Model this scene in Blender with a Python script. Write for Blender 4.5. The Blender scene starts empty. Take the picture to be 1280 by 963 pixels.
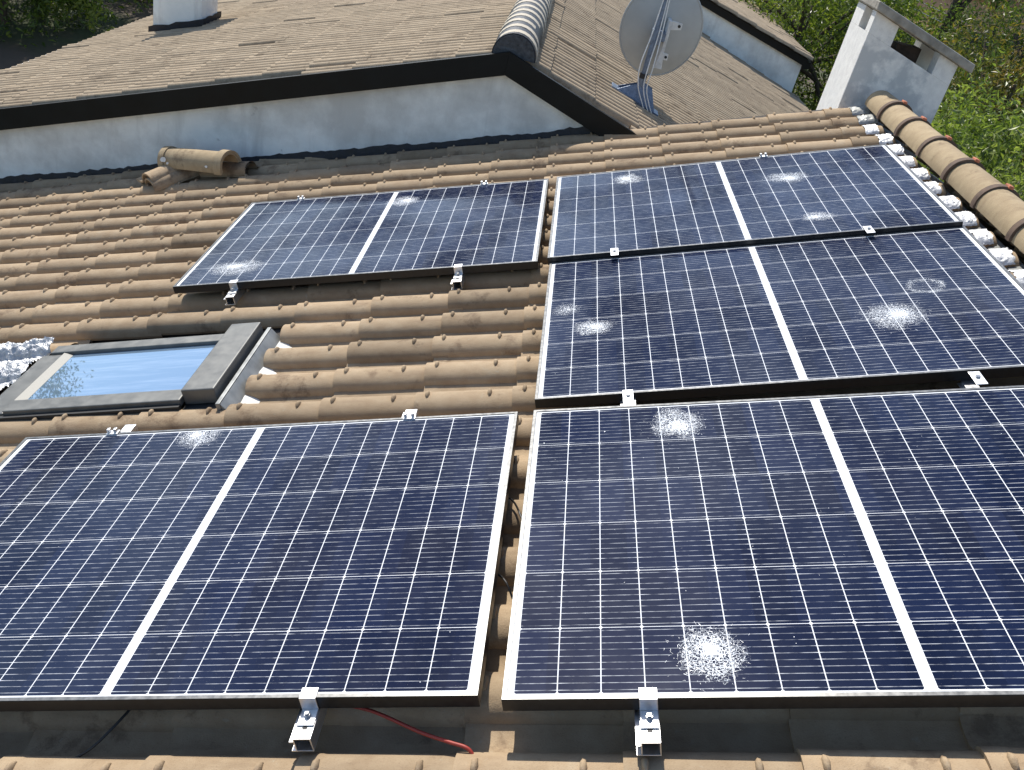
import bpy, math, random
from mathutils import Vector, Matrix, noise as mnoise

random.seed(11)
R = math.radians
S = bpy.context.scene
COL = S.collection

# ------------------------------------------------------------------ camera, sky, sun, exposure
TH = R(19.3)                                  # pitch of the near roof
CT, ST = math.cos(TH), math.sin(TH)
# roof frame (u up the slope, v along the ridge, w off the roof) -> world
MR = Matrix(((CT, 0, -ST, 0), (0, 1, 0, 0), (ST, 0, CT, 0), (0, 0, 0, 1)))
def RF(u, v, w):
    return MR @ Vector((u, v, w))
GZ = -4.4                                     # ground level below the roof origin

camR = Matrix(((0.9894405, 0.0799978, -0.12086292),
               (-0.06298675, -0.51370271, -0.85565308),
               (-0.13053797, 0.85423058, -0.50323947)))
camd = bpy.data.cameras.new("camera")
cam = bpy.data.objects.new("camera", camd); COL.objects.link(cam)
camd.sensor_width = 36.0
camd.lens = 36.0 * 1108.76 / 1280.0
camd.clip_start = 0.02; camd.clip_end = 2000
MR3 = MR.to_3x3()
ax = MR3 @ Vector(camR[0]); ay = -(MR3 @ Vector(camR[1])); az = -(MR3 @ Vector(camR[2]))
cloc = RF(0.30531555, -1.24059619, 1.50437898)
cam.matrix_world = Matrix(((ax.x, ay.x, az.x, cloc.x), (ax.y, ay.y, az.y, cloc.y), (ax.z, ay.z, az.z, cloc.z), (0, 0, 0, 1)))
S.camera = cam

sd = (MR3 @ Vector((-0.06, 0.72, 1.0))).normalized()      # towards the sun
sun_el = math.asin(sd.z); sun_az = math.atan2(sd.x, sd.y)
W = bpy.data.worlds.new("World"); S.world = W; W.use_nodes = True
wn = W.node_tree; wn.nodes.clear()
sky = wn.nodes.new('ShaderNodeTexSky'); sky.sky_type = 'NISHITA'; sky.sun_disc = False
sky.sun_elevation = sun_el; sky.sun_rotation = sun_az
sky.air_density = 1.0; sky.dust_density = 0.8; sky.ozone_density = 1.0; sky.altitude = 100
bg = wn.nodes.new('ShaderNodeBackground'); bg.inputs[1].default_value = 0.135
wo = wn.nodes.new('ShaderNodeOutputWorld')
wn.links.new(sky.outputs[0], bg.inputs[0]); wn.links.new(bg.outputs[0], wo.inputs[0])
sl = bpy.data.lights.new("sun", 'SUN'); sl.energy = 4.3; sl.angle = R(0.53); sl.color = (1.0, 0.945, 0.86)
sun = bpy.data.objects.new("sun", sl); COL.objects.link(sun)
sun.rotation_euler = (-sd).to_track_quat('-Z', 'Y').to_euler()
sun.location = (0, 0, 30)
S.view_settings.view_transform = 'Standard'; S.view_settings.look = 'None'
S.view_settings.exposure = 0.45; S.view_settings.gamma = 1; S.view_settings.use_curve_mapping = False
S.cycles.max_bounces = 6

# ------------------------------------------------------------------ material helpers
class NT:
    def __init__(s, name):
        s.m = bpy.data.materials.new(name); s.m.use_nodes = True
        s.t = s.m.node_tree; s.n = s.t.nodes; s.l = s.t.links
        s.b = s.n['Principled BSDF']; s.out = s.n['Material Output']
        s._tc = None
    def set(s, sock, val):
        if hasattr(val, 'is_output') or isinstance(val, bpy.types.NodeSocket): s.l.new(val, sock)
        else:
            if isinstance(val, (tuple, list)) and len(val) == 3 and sock.type == 'RGBA': val = (*val, 1)
            sock.default_value = val
    def P(s, **k):
        for a, v in k.items(): s.set(s.b.inputs[a.replace('_', ' ')], v)
    def obj(s):
        if not s._tc: s._tc = s.n.new('ShaderNodeTexCoord')
        return s._tc.outputs['Object']
    def xyz(s, v=None):
        n = s.n.new('ShaderNodeSeparateXYZ'); s.l.new(v or s.obj(), n.inputs[0]); return n.outputs
    def math(s, op, a, b=0.0, c=0.0):
        n = s.n.new('ShaderNodeMath'); n.operation = op
        s.set(n.inputs[0], a); s.set(n.inputs[1], b); s.set(n.inputs[2], c); return n.outputs[0]
    def noise(s, scale, detail=4, rough=.55, vec=None, mapping=None, out='Fac'):
        v = vec or s.obj()
        if mapping:
            mp = s.n.new('ShaderNodeMapping'); mp.inputs['Scale'].default_value = mapping; s.l.new(v, mp.inputs[0]); v = mp.outputs[0]
        n = s.n.new('ShaderNodeTexNoise'); n.inputs['Scale'].default_value = scale
        n.inputs['Detail'].default_value = detail; n.inputs['Roughness'].default_value = rough
        s.l.new(v, n.inputs['Vector']); return n.outputs[out]
    def rng(s, v, a, b, c=0.0, d=1.0):
        n = s.n.new('ShaderNodeMapRange'); n.clamp = True
        s.set(n.inputs[0], v)
        for i, q in enumerate((a, b, c, d)): s.set(n.inputs[i + 1], q)
        return n.outputs[0]
    def mix(s, f, a, b, mode='MIX'):
        n = s.n.new('ShaderNodeMix'); n.data_type = 'RGBA'; n.blend_type = mode
        s.set(n.inputs[0], f); s.set(n.inputs[6], a); s.set(n.inputs[7], b); return n.outputs[2]
    def attr(s, name):
        n = s.n.new('ShaderNodeAttribute'); n.attribute_name = name; return n.outputs['Fac']
    def bump(s, h, strength=.3, dist=.01):
        n = s.n.new('ShaderNodeBump'); n.inputs['Strength'].default_value = strength; n.inputs['Distance'].default_value = dist
        s.l.new(h, n.inputs['Height']); s.l.new(n.outputs[0], s.b.inputs['Normal'])

def simple(name, col, rough=.6, metal=0.0, var=.15, scale=30, bump=.0, spec=.5):
    t = NT(name); f = t.noise(scale)
    lo = tuple(c * (1 - var) for c in col); hi = tuple(min(1, c * (1 + var)) for c in col)
    t.P(Base_Color=t.mix(t.rng(f, .3, .7), lo, hi), Roughness=t.rng(f, .3, .7, max(0, rough - .06), min(1, rough + .06)), Metallic=metal)
    t.b.inputs['Specular IOR Level'].default_value = spec
    if bump: t.bump(t.noise(scale * 2), bump)
    return t.m

def tile_mat(name, base, pale, dark, lich):
    t = NT(name); tone = t.attr('tone')
    big = t.noise(1.7, 5); mid = t.noise(14, 6, .65); fine = t.noise(260, 3, .7); streak = t.noise(9, 5, .6, mapping=(.35, 2.2, 1))
    c = t.mix(t.rng(mid, .32, .7), base, pale)
    c = t.mix(t.math('MULTIPLY', t.rng(streak, .52, .75), .45), c, dark)
    c = t.mix(t.math('MULTIPLY', t.rng(fine, .56, .72), .38), c, dark)
    c = t.mix(t.math('MULTIPLY', t.rng(big, .55, .7), t.math('MULTIPLY', t.rng(mid, .5, .62), .35)), c, lich)
    blot = t.noise(5.5, 7, .72)
    c = t.mix(t.math('MULTIPLY', t.rng(blot, .56, .64), .55), c, tuple(q * .8 for q in dark))
    c = t.mix(t.math('MULTIPLY', t.rng(t.noise(38, 5, .7), .63, .70), .5), c, tuple(min(1, q * 1.25) for q in lich))
    k = t.rng(tone, 0, 1, .74, 1.22)
    g = t.n.new('ShaderNodeCombineColor')
    for i in range(3): t.l.new(k, g.inputs[i])
    c = t.mix(1.0, c, g.outputs[0], 'MULTIPLY')
    t.P(Base_Color=c, Roughness=.88); t.b.inputs['Specular IOR Level'].default_value = .3
    t.bump(t.math('ADD', fine, t.math('MULTIPLY', mid, 1.5)), .35, .004)
    return t.m

M = {}
M['tile'] = tile_mat('roof tile clay', (.31, .224, .138), (.39, .298, .194), (.155, .10, .062), (.29, .255, .19))
M['oldtile'] = tile_mat('weathered tile', (.325, .252, .168), (.42, .335, .23), (.14, .10, .065), (.29, .255, .18))
M['ridge'] = tile_mat('ridge tile clay', (.31, .235, .142), (.39, .305, .19), (.17, .115, .07), (.29, .25, .17))
M['collar'] = simple('ridge collar', (.11, .072, .05), .85, var=.35, scale=40)
M['terra'] = simple('terracotta clip', (.45, .15, .08), .8, var=.3, scale=60)
M['deck'] = simple('underlay', (.05, .042, .035), .95)
M['wallbody'] = simple('render plain', (.6, .58, .53), .9)

def stucco(name, a, b, stain, amt=.6, sc=1.4, sharp=0, face=None):
    t = NT(name)
    if face is not None: amt = t.math('MULTIPLY', amt, t.math('LESS_THAN', t.xyz()[1], face))
    n1 = t.noise(sc, 7, .62); n2 = t.noise(sc * 6, 5, .6); n3 = t.noise(180, 3)
    n4 = t.noise(2.2, 5, .6, mapping=(3.0, 3.0, .5))
    c = t.mix(t.rng(n2, .35, .65), a, b)
    c = t.mix(t.math('MULTIPLY', t.rng(n1, .47 - sharp * .05, .62 - sharp * .12), amt), c, stain)
    c = t.mix(t.math('MULTIPLY', t.rng(n4, .55, .72), t.math('MULTIPLY', amt, .45)), c, tuple(x * .75 for x in stain))
    c = t.mix(t.math('MULTIPLY', t.rng(t.noise(7, 6, .7), .66, .72), .5), c, tuple(x * .6 for x in stain))
    t.P(Base_Color=c, Roughness=.92); t.b.inputs['Specular IOR Level'].default_value = .2
    t.bump(t.math('ADD', n3, n2), .4, .004); return t.m
M['stucco'] = stucco('white stucco', (.80, .84, .815), (.87, .90, .87), (.56, .575, .55), .85)
M['chim'] = stucco('patched chimney render', (.72, .71, .68), (.82, .81, .77), (.50, .515, .515), .9, 3.4, 1, 3.295)
M['cap'] = simple('concrete slab', (.30, .28, .24), .95, var=.35, scale=12, bump=.4)
M['soot_dark'] = simple('sooty flue and dark slots', (.06, .04, .03), .95, var=.4)
M['fascia'] = simple('dark metal fascia', (.007, .008, .0075), .55, var=.35, scale=6, spec=.2)
M['tar'] = simple('bitumen', (.012, .014, .02), .55, var=.5, scale=25, bump=.4)
M['bed'] = simple('grey bedding mortar', (.06, .065, .07), .9, var=.5, scale=40, bump=.5)
M['cream'] = simple('pale cream ridge tile', (.47, .42, .33), .85, var=.12, scale=12)
M['blackalu'] = simple('black anodised frame', (.025, .026, .028), .38, .6, var=.2, scale=60)
M['lip'] = simple('frame lip with painted sheen', (.17, .17, .165), .36, .6, var=.25, scale=60)  # lighter grey paints in the sheen on top of the black frame
M['alu'] = simple('mill aluminium', (.74, .74, .74), .40, 1.0, var=.08, scale=80)
M['zinc'] = simple('galvanised steel', (.52, .52, .52), .42, .9, var=.2, scale=50)
M['bolt'] = simple('bolt steel', (.45, .45, .45), .3, 1.0)
M['redcable'] = simple('red cable', (.30, .035, .022), .5, var=.2)
M['blackcable'] = simple('black cable', (.012, .012, .012), .5)
M['whitecable'] = simple('white cable', (.70, .70, .68), .5)
M['skyframe'] = simple('grey window cladding', (.15, .15, .14), .45, .35, var=.2, scale=18)
M['skydark'] = simple('dark gasket and frame shade', (.018, .018, .018), .6)
M['skyside'] = simple('grey flashing', (.30, .31, .30), .45, .4, var=.25, scale=14)
M['bead'] = simple('weathered glazing bead', (.20, .195, .165), .5, var=.3)
M['mortar'] = simple('white mortar', (.72, .70, .64), .9, var=.2, scale=30, bump=.5)
M['gutter'] = simple('pale gutter', (.66, .67, .66), .5)
M['darkmetal'] = simple('dark grey sheet metal', (.075, .08, .085), .5, .3)
M['dish'] = simple('grey dish paint', (.37, .385, .38), .5, var=.1, scale=5)
M['dishmount'] = simple('blue grey steel', (.16, .20, .27), .45, .5, var=.25, scale=40)
M['dishwhite'] = simple('white bracket', (.62, .62, .60), .5, var=.15)
M['bark'] = simple('bark', (.075, .055, .04), .95, var=.4, scale=12, bump=.6)
M['orangewall'] = simple('orange plaster', (.55, .33, .20), .9, var=.1, scale=3)
M['greyblue'] = simple('pale blue plaster', (.45, .52, .58), .9, var=.1, scale=3)
M['roofred'] = simple('red roof', (.34, .17, .10), .9, var=.3, scale=8)
M['pane'] = simple('dark pane', (.03, .035, .04), .08)

# aluminium paint on the ends of the tile rows
t = NT('foil tape'); f = t.noise(22, 4)
t.P(Base_Color=t.mix(t.rng(f, .35, .65), (.50, .51, .52), (.82, .82, .81)), Roughness=.5, Metallic=.3); t.bump(t.noise(45, 5), .9, .006); M['foil'] = t.m
t = NT('crumpled foil'); f = t.noise(16, 5)
t.P(Base_Color=t.mix(t.rng(f, .35, .65), (.28, .30, .33), (.62, .62, .62)), Roughness=.38, Metallic=.7); t.bump(t.noise(30, 6, .7), 1.0, .012); M['crumple'] = t.m

# skylight glass: mirror-like blue tint, with streaks of the reflection painted in
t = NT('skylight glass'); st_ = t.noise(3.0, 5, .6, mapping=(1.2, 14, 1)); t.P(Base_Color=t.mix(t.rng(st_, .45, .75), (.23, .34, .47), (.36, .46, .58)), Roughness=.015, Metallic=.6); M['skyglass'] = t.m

# cracked glass: shards, and the crazed patch between them
t = NT('shattered glass'); t.P(Base_Color=(.78, .82, .86), Roughness=.35); t.b.inputs['Specular IOR Level'].default_value = .8
M['crack'] = t.m
t = NT('crazed glass'); tone = t.attr('tone'); f = t.noise(120, 5, .75)
vo = t.n.new('ShaderNodeTexVoronoi'); vo.feature = 'DISTANCE_TO_EDGE'; vo.inputs['Scale'].default_value = 135
wv = t.n.new('ShaderNodeVectorMath'); wv.operation = 'ADD'; sc_ = t.n.new('ShaderNodeVectorMath'); sc_.operation = 'SCALE'; sc_.inputs['Scale'].default_value = .006
t.l.new(t.noise(60, 3, .6, out='Color'), sc_.inputs[0]); t.l.new(t.obj(), wv.inputs[0]); t.l.new(sc_.outputs[0], wv.inputs[1]); t.l.new(wv.outputs[0], vo.inputs['Vector'])
edge = t.rng(vo.outputs['Distance'], .01, .13, 1.0, 0.0)
a_ = t.math('ADD', t.math('MULTIPLY', edge, .75), t.math('MULTIPLY', t.rng(f, .35, .7), .5))
al = t.rng(t.math('ADD', t.math('MULTIPLY', tone, 1.25), t.math('MULTIPLY', t.math('SUBTRACT', a_, .66), 1.25)), .34, .74)
t.P(Base_Color=t.mix(f, (.60, .65, .70), (.86, .89, .92)), Roughness=.45, Alpha=t.math('MULTIPLY', al, .95)); t.b.inputs['Specular IOR Level'].default_value = .7
t.bump(f, .8, .002); M['craze'] = t.m

# photovoltaic laminate: half cells, white back sheet between them, ribbons
PL, PS, PH = 1.722, 1.134, 0.035
t = NT('photovoltaic cells')
x, y, z = t.xyz()
d = t.math('SUBTRACT', t.math('ABSOLUTE', t.math('SUBTRACT', x, PL / 2)), .012)
CU = .0916
fx = t.math('MODULO', t.math('ADD', d, CU * 4), CU); du = t.math('MINIMUM', fx, t.math('SUBTRACT', CU, fx))
e = t.math('SUBTRACT', y, .016); CV = .18367
fy = t.math('MODULO', t.math('ADD', e, CV * 4), CV); dv = t.math('MINIMUM', fy, t.math('SUBTRACT', CV, fy))
lu = t.math('LESS_THAN', du, .00115); lv = t.math('LESS_THAN', dv, .0008)
ob = t.math('MAXIMUM', t.math('LESS_THAN', d, 0), t.math('GREATER_THAN', d, CU * 9))
ob = t.math('MAXIMUM', ob, t.math('MAXIMUM', t.math('LESS_THAN', e, 0), t.math('GREATER_THAN', e, CV * 6)))
dia = t.math('LESS_THAN', t.math('ADD', du, dv), .0054)
white = t.math('MAXIMUM', t.math('MAXIMUM', lu, lv), t.math('MAXIMUM', ob, dia))
BB = CV / 10
g = t.math('MODULO', t.math('ADD', e, CV * 4), BB)
bb = t.math('LESS_THAN', t.math('ABSOLUTE', t.math('SUBTRACT', g, BB / 2)), .0009)
oi = t.n.new('ShaderNodeObjectInfo')
off = t.n.new('ShaderNodeVectorMath'); off.operation = 'ADD'
cmb = t.n.new('ShaderNodeCombineXYZ'); t.l.new(t.math('MULTIPLY', oi.outputs['Random'], 37.0), cmb.inputs[0]); t.l.new(t.math('MULTIPLY', oi.outputs['Random'], 91.0), cmb.inputs[2])
t.l.new(t.obj(), off.inputs[0]); t.l.new(cmb.outputs[0], off.inputs[1]); vec = off.outputs[0]
bn = t.noise(1.0, 3, .7, vec=vec, mapping=(24, 150, 1)); bn2 = t.noise(1.0, 2, .6, vec=vec, mapping=(3.2, 4.0, 1))
bb = t.math('MULTIPLY', bb, t.rng(du, .004, .013, 1.0, .6))
bbs = t.math('MULTIPLY', bb, t.math('MULTIPLY', t.rng(bn, .40, .60, .10, 1.0), t.rng(bn2, .3, .7, .7, 1.0)))  # dashed brightness: glints on the ribbons painted in by noise
# every cell its own slight shade
cf = t.n.new('ShaderNodeCombineXYZ')
t.l.new(t.math('FLOOR', t.math('DIVIDE', x, CU)), cf.inputs[0]); t.l.new(t.math('FLOOR', t.math('DIVIDE', e, CV)), cf.inputs[1]); t.l.new(oi.outputs['Random'], cf.inputs[2])
wn_ = t.n.new('ShaderNodeTexWhiteNoise'); wn_.noise_dimensions = '3D'; t.l.new(cf.outputs[0], wn_.inputs['Vector'])
cell = t.mix(wn_.outputs['Value'], (.0056, .0098, .0285), (.0090, .0155, .044))
c = t.mix(t.math('MULTIPLY', bbs, .95), cell, (.72, .75, .78))
c = t.mix(white, c, (.74, .76, .78))
dust_haze = t.math('ADD', t.math('MULTIPLY', t.noise(1.5, 3, .6, vec=vec), .7), t.math('MULTIPLY', t.noise(9, 6, .7, vec=vec), .3)); speck = t.noise(420, 2, .6, vec=vec)
c = t.mix(t.math('MULTIPLY', t.rng(dust_haze, .48, .70), .030), c, (.42, .37, .30))  # beige patches: dust, with hazy reflections painted in
c = t.mix(t.math('MULTIPLY', t.rng(speck, .70, .78), .35), c, (.5, .48, .45))
t.P(Base_Color=c, Roughness=.36, Coat_Weight=t.rng(t.noise(1.3, 4, .6, vec=vec), .36, .64, .15, 1.0), Coat_IOR=1.42)  # patchy coat strength put in for soft dark and pale reflections
t.b.inputs['Specular IOR Level'].default_value = .0
t.set(t.b.inputs['Coat Roughness'], t.rng(dust_haze, .35, .7, .03, .13))
M['pv'] = t.m

def leaf_mat(name, cols, trans=.35, gloss=.45):
    t = NT(name); tone = t.attr('tone')
    r = t.n.new('ShaderNodeValToRGB'); t.l.new(tone, r.inputs[0])
    el = r.color_ramp.elements
    el[0].position = 0; el[0].color = (*cols[0], 1); el[1].position = 1; el[1].color = (*cols[-1], 1)
    for i, cc in enumerate(cols[1:-1]):
        q = el.new((i + 1) / (len(cols) - 1)); q.color = (*cc, 1)
    t.P(Base_Color=r.outputs[0], Roughness=gloss); t.b.inputs['Specular IOR Level'].default_value = .45
    tr = t.n.new('ShaderNodeBsdfTranslucent'); t.l.new(t.mix(1.0, r.outputs[0], (1.5, 1.7, .8), 'MULTIPLY'), tr.inputs[0])
    mx = t.n.new('ShaderNodeMixShader'); mx.inputs[0].default_value = trans
    t.l.new(t.b.outputs[0], mx.inputs[1]); t.l.new(tr.outputs[0], mx.inputs[2]); t.l.new(mx.outputs[0], t.out.inputs[0])
    return t.m
M['leafdark'] = leaf_mat('dark leaves', [(.032, .055, .012), (.075, .110, .022), (.15, .175, .032)], .35, .42)
M['leafbright'] = leaf_mat('bright glossy leaves', [(.055, .085, .018), (.135, .18, .036), (.28, .31, .09)], .38, .42)
M['leafolive'] = leaf_mat('olive leaves', [(.055, .068, .016), (.125, .125, .028), (.22, .15, .045)], .35, .40)
M['leafmid'] = leaf_mat('mid green leaves', [(.045, .070, .014), (.105, .145, .026), (.21, .225, .045)], .4, .40)
M['leafyellow'] = leaf_mat('yellow green leaves', [(.10, .13, .02), (.17, .20, .03), (.26, .26, .05)], .4, .6)
t = NT('ground'); f = t.noise(.35, 6); f2 = t.noise(5, 6, .7)
t.P(Base_Color=t.mix(t.rng(f, .40, .6), t.mix(f2, (.03, .045, .015), (.06, .075, .025)), t.mix(f2, (.05, .036, .024), (.10, .075, .05))), Roughness=.95); M['ground'] = t.m

# ------------------------------------------------------------------ mesh helper
class MB:
    def __init__(s): s.v = []; s.f = []; s.tone = []; s.t = .5
    def add(s, vs, fs):
        o = len(s.v); s.v += [Vector(p) for p in vs]; s.f += [tuple(i + o for i in q) for q in fs]; s.tone += [s.t] * len(vs)
        return o
    def box(s, x0, y0, z0, x1, y1, z1, m=None):
        vs = [Vector(p) for p in ((x0, y0, z0), (x1, y0, z0), (x1, y1, z0), (x0, y1, z0), (x0, y0, z1), (x1, y0, z1), (x1, y1, z1), (x0, y1, z1))]
        if m: vs = [m @ p for p in vs]
        s.add(vs, [(0, 3, 2, 1), (4, 5, 6, 7), (0, 1, 5, 4), (1, 2, 6, 5), (2, 3, 7, 6), (3, 0, 4, 7)])
    def prism(s, poly, off):
        """closed prism: planar polygon extruded by a vector"""
        n = len(poly); off = Vector(off); P = [Vector(p) for p in poly]
        s.add(P + [p + off for p in P], [tuple(range(n))[::-1], tuple(range(n, 2 * n))] + [(i, (i + 1) % n, n + (i + 1) % n, n + i) for i in range(n)])
    def tube(s, pts, r, seg=8, cap=True):
        pts = [Vector(p) for p in pts]; rs = r if isinstance(r, (list, tuple)) else [r] * len(pts)
        vs = []; fs = []; ref = Vector((.13, .27, .95)); pn = None
        for i, p in enumerate(pts):
            d = (pts[min(i + 1, len(pts) - 1)] - pts[max(i - 1, 0)]).normalized()
            a = (ref.cross(d)) if pn is None else (pn - d * pn.dot(d))
            if a.length < 1e-5: a = Vector((1, 0, 0)).cross(d)
            a.normalize(); pn = a; b = d.cross(a)
            for k in range(seg):
                q = 2 * math.pi * k / seg; vs.append(p + (a * math.cos(q) + b * math.sin(q)) * rs[i])
        for i in range(len(pts) - 1):
            for k in range(seg):
                k2 = (k + 1) % seg; fs.append((i * seg + k, i * seg + k2, (i + 1) * seg + k2, (i + 1) * seg + k))
        if cap: fs += [tuple(range(seg))[::-1], tuple((len(pts) - 1) * seg + k for k in range(seg))]
        s.add(vs, fs)
    def grid(s, rows):
        n = len(rows[0]); s.add([p for r in rows for p in r], [(i * n + j, i * n + j + 1, (i + 1) * n + j + 1, (i + 1) * n + j) for i in range(len(rows) - 1) for j in range(n - 1)])
    def xf(s, m): s.v = [m @ p for p in s.v]; return s
    def build(s, name, mat, parent=None, smooth=None, bevel=0):
        me = bpy.data.meshes.new(name); me.from_pydata([tuple(p) for p in s.v], [], s.f); me.update()
        a = me.attributes.new('tone', 'FLOAT', 'POINT'); a.data.foreach_set('value', s.tone)
        me.materials.append(mat)
        if smooth is not None:
            me.polygons.foreach_set('use_smooth', [True] * len(me.polygons)); me.set_sharp_from_angle(angle=R(smooth))
        o = bpy.data.objects.new(name, me); COL.objects.link(o)
        if parent: o.parent = parent
        if bevel:
            bv = o.modifiers.new('bevel', 'BEVEL'); bv.width = bevel; bv.segments = 2; bv.limit_method = 'ANGLE'
        return o
def tag(o, label=None, cat=None, group=None, kind=None):
    for k, v in (('label', label), ('category', cat), ('group', group), ('kind', kind)):
        if v: o[k] = v
    return o
def empty(name, m, label, cat, group=None):
    o = bpy.data.objects.new(name, None); o.empty_display_size = .1; COL.objects.link(o)
    o.matrix_world = m if isinstance(m, Matrix) else Matrix.Translation(m)
    return tag(o, label, cat, group)
def inv(o): return o.matrix_world.inverted()
def bez(p, n=14):
    """smooth curve through points"""
    P = [Vector(q) for q in p]; P = [P[0] * 2 - P[1]] + P + [P[-1] * 2 - P[-2]]; out = []
    for i in range(1, len(P) - 2):
        for k in range(n):
            u = k / n; a, b, c_, d_ = P[i - 1:i + 3]
            out.append(.5 * ((2 * b) + (c_ - a) * u + (2 * a - 5 * b + 4 * c_ - d_) * u * u + (3 * b - a - 3 * c_ + d_) * u ** 3))
    out.append(P[-2]); return out

# ------------------------------------------------------------------ ground
g = MB(); n = 24
g.grid([[(-400 + 800 * j / n, -300 + 800 * i / n, GZ) for j in range(n + 1)] for i in range(n + 1)])
tag(g.build('ground', M['ground']), 'dark earth and grass around the houses', None, None, 'structure')

# ------------------------------------------------------------------ roof tiles
PV = .2155; V0 = 2.063; PU = .35; U0 = -.103; WP = -.146
PROF_HI = [(-.068, -.004)] + [(.066 * -math.cos(math.pi * k / 12) , .006 + .048 * math.sin(math.pi * k / 12) ** .98) for k in range(13)] + [(.085, -.005), (.11, -.008), (.135, -.003), (.15, .003)]
PROF_LO = [(-.068, -.006)] + [(.066 * -math.cos(math.pi * k / 6), .004 + .050 * math.sin(math.pi * k / 6) ** .8) for k in range(7)] + [(.09, -.006), (.15, .003)]
PROF_2R = [(-.034, -.004)] + [(.033 * -math.cos(math.pi * k / 6), .002 + .042 * math.sin(math.pi * k / 6) ** .95) for k in range(7)] + [(.052, -.003)] + [(.105 + .033 * -math.cos(math.pi * k / 6), .002 + .042 * math.sin(math.pi * k / 6) ** .95) for k in range(7)] + [(.157, -.003), (.18, .0)]
def one_tile(mb, m, L, prof, nubs, overlap=.06, lift=.0135):
    """one tile: lower end at x=0, top of the slope towards +x; y across, z off the roof"""
    st = [(0, lift), (.048, lift * .95), (.056, lift * .95 - .0022), (L + overlap, 0)] if nubs else [(0, lift), (L + overlap, 0)]
    rows = [[m @ Vector((u, t_, w + l)) for t_, w in prof] for u, l in st]
    mb.grid(rows)
    mb.grid([[m @ Vector((0, t_, w + lift - .013)) for t_, w in prof], rows[0]])          # thick lower end
    mb.grid([[m @ Vector((u, prof[0][0] + .004, prof[0][1] + l - .012)) for u, l in st], [r[0] for r in rows]])
    if nubs:
        for uu in (.044, .268):
            vs = []; fs = []; a, b = 7, 4; lz = lift * (1 - uu / (L + overlap))
            for i in range(b + 1):
                for j in range(a):
                    q = 2 * math.pi * j / a; e_ = math.pi / 2 * i / b
                    tt = .006 + .026 * math.cos(e_) * math.sin(q)
                    vs.append(m @ Vector((uu + .0085 * math.cos(e_) ** .7 * math.cos(q), tt, .054 + lz - .001 - 9 * max(0, abs(tt)) ** 2 + .014 * math.sin(e_))))
            for i in range(b):
                for j in range(a): fs.append((i * a + j, i * a + (j + 1) % a, (i + 1) * a + (j + 1) % a, (i + 1) * a + j))
            mb.add(vs, fs)
def tile_field(mb, frame, u0, u1, rows, prof, nubs, keep=None, jit=1.0, L=PU, tj=.2):
    nu = int(math.ceil((u1 - u0) / L))
    for v in rows:
        rj = random.gauss(0, .002) * jit
        for i in range(nu):
            u = u0 + i * L
            if keep and not keep(u, v): continue
            mb.t = min(1, max(0, random.gauss(.5, tj)))
            LL = L; ov = .06
            if u + L + ov > u1: LL = max(.02, u1 - u - ov)
            lf = random.uniform(.006, .016) if (tj < .15 and random.random() < .07) else 0
            m = frame @ Matrix.Translation((u + random.gauss(0, .003) * jit, v + rj + random.gauss(0, .0015) * jit, random.gauss(0, .0012) * jit + lf)) @ Matrix.Rotation(random.gauss(0, .004) * jit, 4, 'Z') @ Matrix.Rotation(random.gauss(0, .006) * jit, 4, 'X')
            one_tile(mb, m, LL, prof, nubs, ov)

house = empty('tiled_house', Vector((0, 1.5, GZ)), 'near house with sandy brown roof tiles, a ridge at right and a roof window', 'house')
HI = inv(house)
U_END = 1.885
def keep_tile(u, v):
    if -2.3 < u < -1.2 and 1.5 < v < 2.15:          # hole for the roof window
        return False
    if v > 4.75 and u > .1: return False
    return True
mb = MB()
rowsv = [V0 + PV * k for k in range(-14, 15)]
tile_field(mb, MR @ Matrix.Translation((0, 0, WP)), U0 - PU * 13, U_END, rowsv, PROF_HI, True, keep_tile)
mb.xf(HI).build('tile_field', M['tile'], house, smooth=42)
mb = MB()
mb.box(-5.0, -1.2, WP - .06, 1.93, 4.98, WP - .02, MR)
mb.xf(HI).build('roof_deck', M['deck'], house)
# walls and far slope below, out of sight but real
rx, rz = RF(1.95, 0, -.13).x, RF(1.95, 0, -.13).z
mb = MB()
xl = RF(-4.6, 0, -.25).x; zl = RF(-4.6, 0, -.25).z; xr = rx + (rx - xl) * .55; zr = rz - .10 - (xr - rx) * math.tan(TH)
mb.prism([(xl, -1.0, GZ), (xr, -1.0, GZ), (xr, -1.0, zr), (rx, -1.0, rz - .10), (xl, -1.0, zl)], (0, 5.7, 0))
mb.xf(HI).build('wall', M['wallbody'], house)
MF = Matrix.Translation((rx, 0, rz)) @ Matrix.Rotation(math.pi, 4, 'Z') @ Matrix(((CT, 0, -ST, 0), (0, 1, 0, 0), (ST, 0, CT, 0), (0, 0, 0, 1)))
mb = MB(); tile_field(mb, MF @ Matrix.Translation((0, 0, 0)), -3.3, .04, [-V0 - PV * k for k in range(-14, 13)], PROF_LO, False)
mb.xf(HI).build('tile_field', M['tile'], house, smooth=42)

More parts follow.
